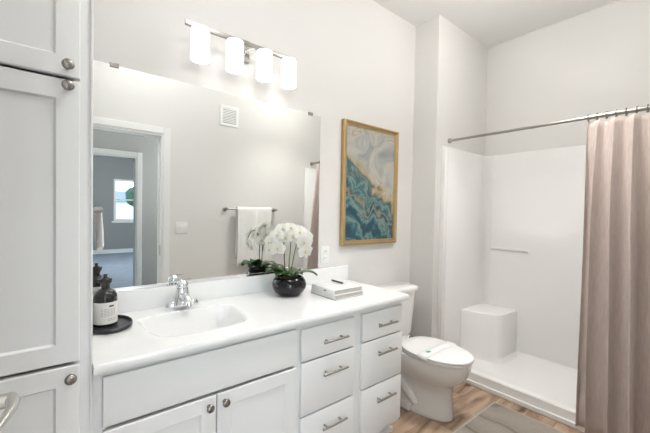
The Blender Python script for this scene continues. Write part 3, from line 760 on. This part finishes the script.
def arc_mark(a0, a1, z0, z1, r=.0436, n=10):
    bb = nb(); g = []
    for k in range(n+1):
        a = a0+(a1-a0)*k/n; g.append((bb.verts.new((BX+r*math.cos(a), BY+r*math.sin(a), BZ+z0)), bb.verts.new((BX+r*math.cos(a), BY+r*math.sin(a), BZ+z1))))
    for p, q in zip(g, g[1:]): bb.faces.new((p[0], q[0], q[1], p[1]))
    return bb
face = math.atan2(-1.7814-BY, 0-BX)
tb_ = nb(); rnd = random.Random(3)
def text_line(bm, a0, a1, z0, z1, nword):
    tot = a1-a0; x = a0
    for k in range(nword):
        w = tot/nword*rnd.uniform(.6, .85); m_ = arc_mark(x, x+w, z0, z1, n=4)
        tmp = bpy.data.meshes.new('t'); m_.to_mesh(tmp); m_.free(); bm.from_mesh(tmp); bpy.data.meshes.remove(tmp); x += tot/nword
text_line(tb_, face+.30, face+.95, .088, .095, 1)
obj('bold_print', tb_, M['ink'], lb)
tb_ = nb()
for k, z in enumerate((.077, .070, .063, .056, .049, .034, .027)): text_line(tb_, face+(-.35 if k < 5 else .2), face+.95, z, z+.003, 5 if k < 5 else 3)
obj('fine_print', tb_, M['greyink'], lb)
b = nb(); lathe(b, [(0, .176), (.0165, .176), (.0165, .181), (.0185, .186), (.0200, .196), (.0190, .206), (.0125, .212), (.007, .215), (.0065, .220), (.0085, .224), (.0070, .229), (0, .230)], (BX, BY, BZ), n=28)
for k in range(8):
    a = k*PI/4; tube(b, [(BX+.0185*math.cos(a), BY+.0185*math.sin(a), BZ+.188), (BX+.0205*math.cos(a), BY+.0205*math.sin(a), BZ+.204), (BX+.022*math.cos(a), BY+.022*math.sin(a), BZ+.208)], [.003, .003, .002], 6)
obj('stopper', b, M['bottle'], bo, 45)
bo.scale = (1, 1, .90)

# ------------------------------------------------------------------ orchid
OX, OY = 1.078, -.172
orc = thing('potted_orchid', 'white moth orchid in a round glossy black pot', 'potted plant', (OX, OY, ZT0))
b = nb(); lathe(b, [(0, .0005), (.050, .0005), (.058, .003), (.078, .022), (.0905, .048), (.0920, .066), (.086, .088), (.076, .102), (.071, .107), (.067, .107), (.066, .102), (.074, .088), (.060, .080), (0, .080)], (OX, OY, ZT0), n=48, sx=1.07, sy=1.07); obj('pot', b, M['black'], orc, 45)
b = nb(); bmesh.ops.create_icosphere(b, subdivisions=4, radius=1)
for v in b.verts:
    k = 1+.18*noise.noise(v.co*6); v.co = Vector((OX+v.co.x*.064*min(k, 1.02), OY+v.co.y*.064*min(k, 1.02), ZT0+.093+v.co.z*.012*k))
obj('bark_mulch', b, M['moss'], orc, 60)
def leaf_bm(base, ang, L, W, rise, droop, tip=1.0):
    bm = nb(); n = 12; m_ = 6; g = []
    d = Vector((math.cos(ang), math.sin(ang), 0)); s = Vector((-math.sin(ang), math.cos(ang), 0))
    for i in range(n+1):
        t = i/n; w = 1.45*W*math.sin(PI*min(1, (t*.93+.07)))**.62 * (1-.15*t)
        c = Vector(base) + d*(L*t*(1-.12*t)) + Vector((0, 0, rise*math.sin(t*PI*.62) - droop*t*t))
        g.append([bm.verts.new(c + s*(w*q/m_*2 - w)*.5*2*.5 + Vector((0, 0, .18*W*abs(2*q/m_-1)**1.5))) for q in range(m_+1)])
    for a, e in zip(g, g[1:]):
        for q in range(m_): bm.faces.new((a[q], a[q+1], e[q+1], e[q]))
    return bm
zl = ZT0+.105
for ang, L, W, rise, droop in ((R(-32), .165, .050, .045, .038), (R(200), .120, .060, .045, .022), (R(150), .14, .055, .05, .03), (R(65), .12, .05, .05, .03), (R(-95), .075, .050, .03, .012), (R(240), .085, .058, .035, .018), (R(-62), .075, .045, .035, .015), (R(20), .10, .05, .05, .03), (R(110), .13, .055, .06, .02), (R(175), .15, .05, .07, .03), (R(140), .17, .045, .09, .03)):
    base = (OX+.018*math.cos(ang), OY+.018*math.sin(ang), zl)
    o = obj('leaf', leaf_bm(base, ang, L, W, rise, droop), M['leaf'], orc, 60)
    s = o.modifiers.new('thickness', 'SOLIDIFY'); s.thickness = .0022
VIEW = Vector((-OX, -1.78-OY, 0)).normalized(); SIDE = Vector((-VIEW.y, VIEW.x, 0))   # SIDE points to the right as seen from the room
def at(sx, dep, z): return Vector((OX, OY, ZT0)) + SIDE*sx + VIEW*dep + Vector((0, 0, z))
stems = [[at(-.012, 0, .10), at(-.02, .0, .2), at(-.024, .0, .29), at(-.045, .015, .355), at(-.085, .03, .345), at(-.11, .04, .30)],
         [at(.004, -.005, .10), at(.010, -.005, .2), at(.016, -.004, .30), at(.010, -.02, .37), at(-.03, -.045, .385), at(-.07, -.06, .35)],
         [at(.016, .005, .10), at(.034, .005, .2), at(.056, .004, .30), at(.078, .01, .355), at(.108, .02, .335), at(.122, .025, .28)]]
def smooth_path(p, n=6):
    out = []
    for i in range(len(p)-1):
        p0, p1, p2, p3 = p[max(i-1, 0)], p[i], p[i+1], p[min(i+2, len(p)-1)]
        for k in range(n):
            t = k/n; out.append(.5*((2*p1)+(p2-p0)*t+(2*p0-5*p1+4*p2-p3)*t*t+(3*p1-p0-3*p2+p3)*t**3))
    return out+[p[-1]]
for k, p in enumerate(stems):
    p = [q - SIDE*(.010 + .13*max(0, (q-Vector((OX, OY, ZT0))).dot(SIDE))) for q in p]
    b = nb(); pts = smooth_path(p); tube(b, pts, [.0034*(1-.4*i/len(pts)) for i in range(len(pts))], 8); obj('stem', b, M['stem'] if k != 0 else M['darkstem'], orc, 60)
def petal_bm(bm, ang, L, W, cup, mtx, z0=0.0):
    n, m_ = 8, 6; g = []
    for i in range(n+1):
        t = i/n; w = W*math.sin(PI*(.06+.90*t))**.6*(.55+.45*math.sin(PI*min(1, t*1.1)))
        row = []
        for q in range(m_+1):
            s = q/m_*2-1
            x = L*t; y = w*s; z = z0 + cup*math.sin(t*PI*.8) - .35*cup*s*s + .002*math.sin(s*7+t*6)
            ca, sa = math.cos(ang), math.sin(ang)
            row.append(bm.verts.new(mtx @ Vector((x*ca-y*sa, x*sa+y*ca, z))))
        g.append(row)
    for a, e in zip(g, g[1:]):
        for q in range(m_): bm.faces.new((a[q], a[q+1], e[q+1], e[q]))
def flower(c, facing, roll, S):
    zf = Vector(facing).normalized(); up = Vector((0, 0, 1)); xf = up.cross(zf).normalized(); yf = zf.cross(xf)
    mt = Matrix((xf, yf, zf)).transposed().to_4x4() @ Matrix.Rotation(roll, 4, 'Z'); mt.translation = Vector(c)
    b = nb()
    for a in (90, 215, 325): petal_bm(b, R(a), .036*S, .017*S, .004*S, mt)
    for a in (12, 168): petal_bm(b, R(a), .039*S, .028*S, .007*S, mt, .002*S)
    f = obj('flower', b, M['petal'], orc, 70)
    b = nb(); lathe(b, [(0, -.001), (.0035*S, .002), (.0045*S, .006), (.003*S, .010), (0, .012)], (0, 0, 0), n=12)
    petal_bm(b, R(270), .012*S, .0045*S, .008*S, Matrix.Identity(4), .003*S)
    bmesh.ops.transform(b, matrix=mt, verts=b.verts); obj('lip', b, M['lip'], f, 60)
V = VIEW
fl = [(-.100, .040, .310, -.9, -.3), (-.062, .055, .278, -.3, -.2), (-.066, .045, .350, -.6, .5), (-.112, .010, .268, -1.4, -.3), (-.034, -.015, .380, -.2, .9), (-.012, .035, .338, .5, -.4), (.018, -.01, .386, .4, 1.0), (.036, .045, .345, -.5, .0),
      (.074, .050, .366, .9, .5), (.108, .045, .312, .2, -.3), (.112, .040, .262, .9, -.4), (.132, .010, .335, 1.5, .1), (-.070, -.065, .340, -.8, .1), (-.01, -.06, .362, .2, .2), (-.105, -.05, .305, -1.0, -.2), (.065, -.045, .372, .5, .3), (-.040, -.065, .312, .3, -.2), (.005, .0, .352, .1, .8), (.09, .0, .365, .8, .9), (-.085, .0, .335, -1.2, .7)]
for k, (sx, dep, z, yaw, pit) in enumerate(fl):
    fdir = (V if dep > -.03 else -V) + SIDE*yaw*.7 + Vector((0, 0, pit*.8))
    flower(at(sx*.87-.014, dep, z-.004), fdir, rnd.uniform(-.2, .2), rnd.uniform(1.08, 1.28))
for c in (at(.094, .025, .285), at(.092, .03, .225), at(-.110, .04, .285)):
    b = nb(); lathe(b, [(0, -.010), (.006, -.005), (.0075, 0), (.005, .007), (0, .010)], c, n=10); obj('bud', b, M['petal'], orc, 60)

# ------------------------------------------------------------------ books and pen
def book(z0, h, x0, x1, y0, y1, label, rot):
    t = thing('book', label, 'book', ((x0+x1)/2, (y0+y1)/2, z0)); cx_, cy_ = t.location.x, t.location.y
    b = nb(); box(b, x0, x1, y0, y1, z0, z0+.0025, .0006); box(b, x0, x1, y0, y1, z0+h-.0025, z0+h, .0006); box(b, x0, x0+.003, y0, y1, z0+.0005, z0+h-.0005, .0008)
    c = obj('cover', b, M['cover'], t, 40)
    obj('page_block', bx(x0+.003, x1-.004, y0+.004, y1-.004, z0+.0026, z0+h-.0026), M['page'], t)
    t.rotation_euler.z = rot
    return t
b1 = book(ZT0+.0006, .0245, 1.212, 1.436, -.420, -.205, 'white hardcover book lying on the vanity top under another', 0)
b2 = book(ZT0+.0256, .0265, 1.214, 1.432, -.416, -.207, 'white hardcover book on top of the pair holding a black pen', R(-1))
obj('spine_mark', bx(1.2125, 1.2139, -.345, -.325, ZT0+.036, ZT0+.042), M['ink'], b2)
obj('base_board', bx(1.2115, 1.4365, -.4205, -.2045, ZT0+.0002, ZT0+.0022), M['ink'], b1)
b = nb(); pz = ZT0+.0526+.0052
tube(b, [(1.372, -.205, pz), (1.3715, -.215, pz), (1.367, -.300, pz), (1.366, -.315, pz)], [.0035, .0052, .0052, .004], 12)
tag(obj('pen', b, M['matteblack'], None, 50), 'short black pen lying across the upper white book', 'pen')

# ------------------------------------------------------------------ toilet
TX = 2.045
to = thing('toilet', 'white two piece toilet with closed lid beside the vanity', 'toilet', (TX, -.40, 0))
def egg(cx, y0, y1, hw, z, n=36, sq=2.25, front=.60):
    # outline pointing to -y: y1 back (rounded), y0 front tip; widest at 'front' of the length from the tip
    ym = y0 + (y1-y0)*front; pts = []
    for k in range(n):
        a = 2*PI*k/n; c, s = math.cos(a), math.sin(a)
        ry = (y1-ym) if s > 0 else (ym-y0)
        e = 2/sq
        pts.append((cx+hw*math.copysign(abs(c)**e, c), ym+ry*math.copysign(abs(s)**e, s), z))
    return pts
b = nb()
loft(b, [egg(TX+.008, -.648, -.16, .124, .0005), egg(TX+.008, -.651, -.16, .127, .012), egg(TX+.008, -.646, -.16, .123, .03), egg(TX+.008, -.640, -.16, .116, .10), egg(TX+.008, -.638, -.16, .113, .17), egg(TX+.006, -.645, -.16, .118, .208), egg(TX, -.665, -.16, .130, .235), egg(TX, -.715, -.16, .155, .272), egg(TX, -.742, -.16, .172, .315), egg(TX, -.754, -.18, .180, .355), egg(TX, -.758, -.20, .182, .385), egg(TX, -.755, -.205, .180, .398), egg(TX, -.74, -.22, .168, .402)])
obj('bowl', b, M['porcelain'], to, 60)
b = nb()        # trapway bulges low on both sides and the bolt skirts
for s in (-1, 1):
    pts = [(TX+s*.085, -.44, .06), (TX+s*.105, -.38, .13), (TX+s*.108, -.31, .19), (TX+s*.105, -.24, .15), (TX+s*.10, -.20, .07)]
    tube(b, smooth_path([Vector(p) for p in pts]), .034, 14)
    box(b, TX+s*.118-.022, TX+s*.118+.022, -.42, -.19, .0005, .055, .012, 3)
obj('trapway', b, M['porcelain'], to, 60)
b = nb(); box(b, TX-.15, TX+.15, -.26, -.04, .33, .405, .03, 4); obj('shelf', b, M['porcelain'], to, 50)
b = nb()
def rrect(hx, y0, y1, z, r=.05, n=6):
    pts = []
    for cx_, cy_, a0 in ((TX+hx-r, y1-r*.3, 0), (TX-hx+r, y1-r*.3, 90), (TX-hx+r, y0+r, 180), (TX+hx-r, y0+r, 270)):
        rr = r if a0 >= 180 else r*.3
        cx2 = cx_ + ((r-rr) if a0 == 0 else (-(r-rr) if a0 == 90 else 0))
        for k in range(n+1):
            a = R(a0+90*k/n); pts.append((cx2+rr*math.cos(a), cy_+rr*math.sin(a), z))
    return pts
loft(b, [rrect(.185, -.195, -.015, .4055), rrect(.20, -.205, -.012, .43), rrect(.216, -.215, -.012, .68), rrect(.221, -.218, -.012, .748)])
obj('tank', b, M['porcelain'], to, 50)
b = nb(); loft(b, [rrect(.224, -.22, -.010, .7485), rrect(.236, -.232, -.008, .753), rrect(.238, -.234, -.008, .773), rrect(.232, -.228, -.010, .784), rrect(.21, -.205, -.02, .789)]); obj('tank_lid', b, M['porcelain'], to, 50)
b = nb(); loft(b, [egg(TX, -.762, -.295, .182, .4025, sq=2.15), egg(TX, -.767, -.293, .185, .406, sq=2.15), egg(TX, -.767, -.293, .185, .416, sq=2.15), egg(TX, -.761, -.297, .180, .421, sq=2.15)]); obj('seat_ring', b, M['plastic'], to, 40)
b = nb(); loft(b, [egg(TX, -.764, -.292, .182, .4225, sq=2.15), egg(TX, -.770, -.288, .186, .427, sq=2.15), egg(TX, -.768, -.290, .185, .434, sq=2.15), egg(TX, -.748, -.301, .170, .441, sq=2.15), egg(TX, -.70, -.36, .11, .444, sq=2.1)]); obj('lid', b, M['plastic'], to, 40)
for s in (-1, 1):
    b = nb(); lathe(b, [(0, 0), (.017, 0), (.018, .016), (.014, .024), (0, .026)], (TX+s*.075, -.272, .405), n=18); obj('hinge_cap', b, M['knobmetal'], to, 40)
b = nb(); lathe(b, [(0, 0), (.014, 0), (.014, .008), (0, .010)], (TX-.165, -.217, .715), (0, -1, 0), 16); tube(b, [(TX-.165, -.232, .715), (TX-.13, -.236, .712), (TX-.085, -.236, .705)], [.006, .006, .007], 10); obj('flush_lever', b, M['chrome'], to, 50)
# sanitary paper band around seat and lid
b = nb()
yA, yB = -.580, -.505
def outline_hw(y):
    ym = -.770+(-.288+.770)*.60
    t = (y-ym)/((ym+.770) if y < ym else (-.288-ym)); t = max(-1, min(1, t)); e = 2.15
    return .186*(1-abs(t)**e)**(1/e)
cs = []
for y in (yA, (yA+yB)/2, yB):
    hw = outline_hw(y)+.003
    cs.append([(TX-hw, y, .406), (TX-hw-.0005, y, .4345), (TX-hw*.95, y, .4435), (TX-hw*.80, y, .4460), (TX-hw*.45, y, .4468), (TX, y, .4472), (TX+hw*.45, y, .4468), (TX+hw*.80, y, .4460), (TX+hw*.95, y, .4435), (TX+hw+.0005, y, .4345), (TX+hw, y, .406)])
vv = [[b.verts.new(p) for p in r] for r in cs]
for a, c in zip(vv, vv[1:]):
    for k in range(len(a)-1): b.faces.new((a[k], a[k+1], c[k+1], c[k]))
pb = obj('paper_band', b, M['paper'], None, 60); s = pb.modifiers.new('thickness', 'SOLIDIFY'); s.thickness = .0006; s.offset = 0
tag(pb, 'white paper sanitary band with a green mark around the toilet lid', 'paper band')
b = nb(); prism(b, [(TX-.128, -.545), (TX-.095, -.551), (TX-.092, -.533), (TX-.120, -.523)], .4468, .4482); gm = obj('green_mark', b, M['green'], pb); gm['label'] = 'green printed mark'

# ------------------------------------------------------------------ bath mat
b = nb(); MX0, MX1, MY0, MY1 = 1.55, 2.478, -1.28, -.735
prism(b, [(MX0, MY0), (MX1, MY0), (MX1, MY1), (MX0, MY1)], .0005, .014, .004)
bm_ = thing('bath_mat', 'grey beige bath mat lying before the shower curb', 'bath mat', ((MX0+MX1)/2, (MY0+MY1)/2, 0))
obj('pile', b, M['rug'], bm_, 50)
b = nb(); e = .012
for a in ((MX0-e, MX1+e, MY1-.001, MY1+e), (MX0-e, MX1+e, MY0-e, MY0+.001), (MX0-e, MX0+.001, MY0, MY1), (MX1-.001, MX1+e, MY0, MY1)): box(b, *a, .0004, .012, .003)
obj('border', b, mat('mat_border', (.42, .39, .35), .95, bump=.4, bscale=200), bm_, 50)
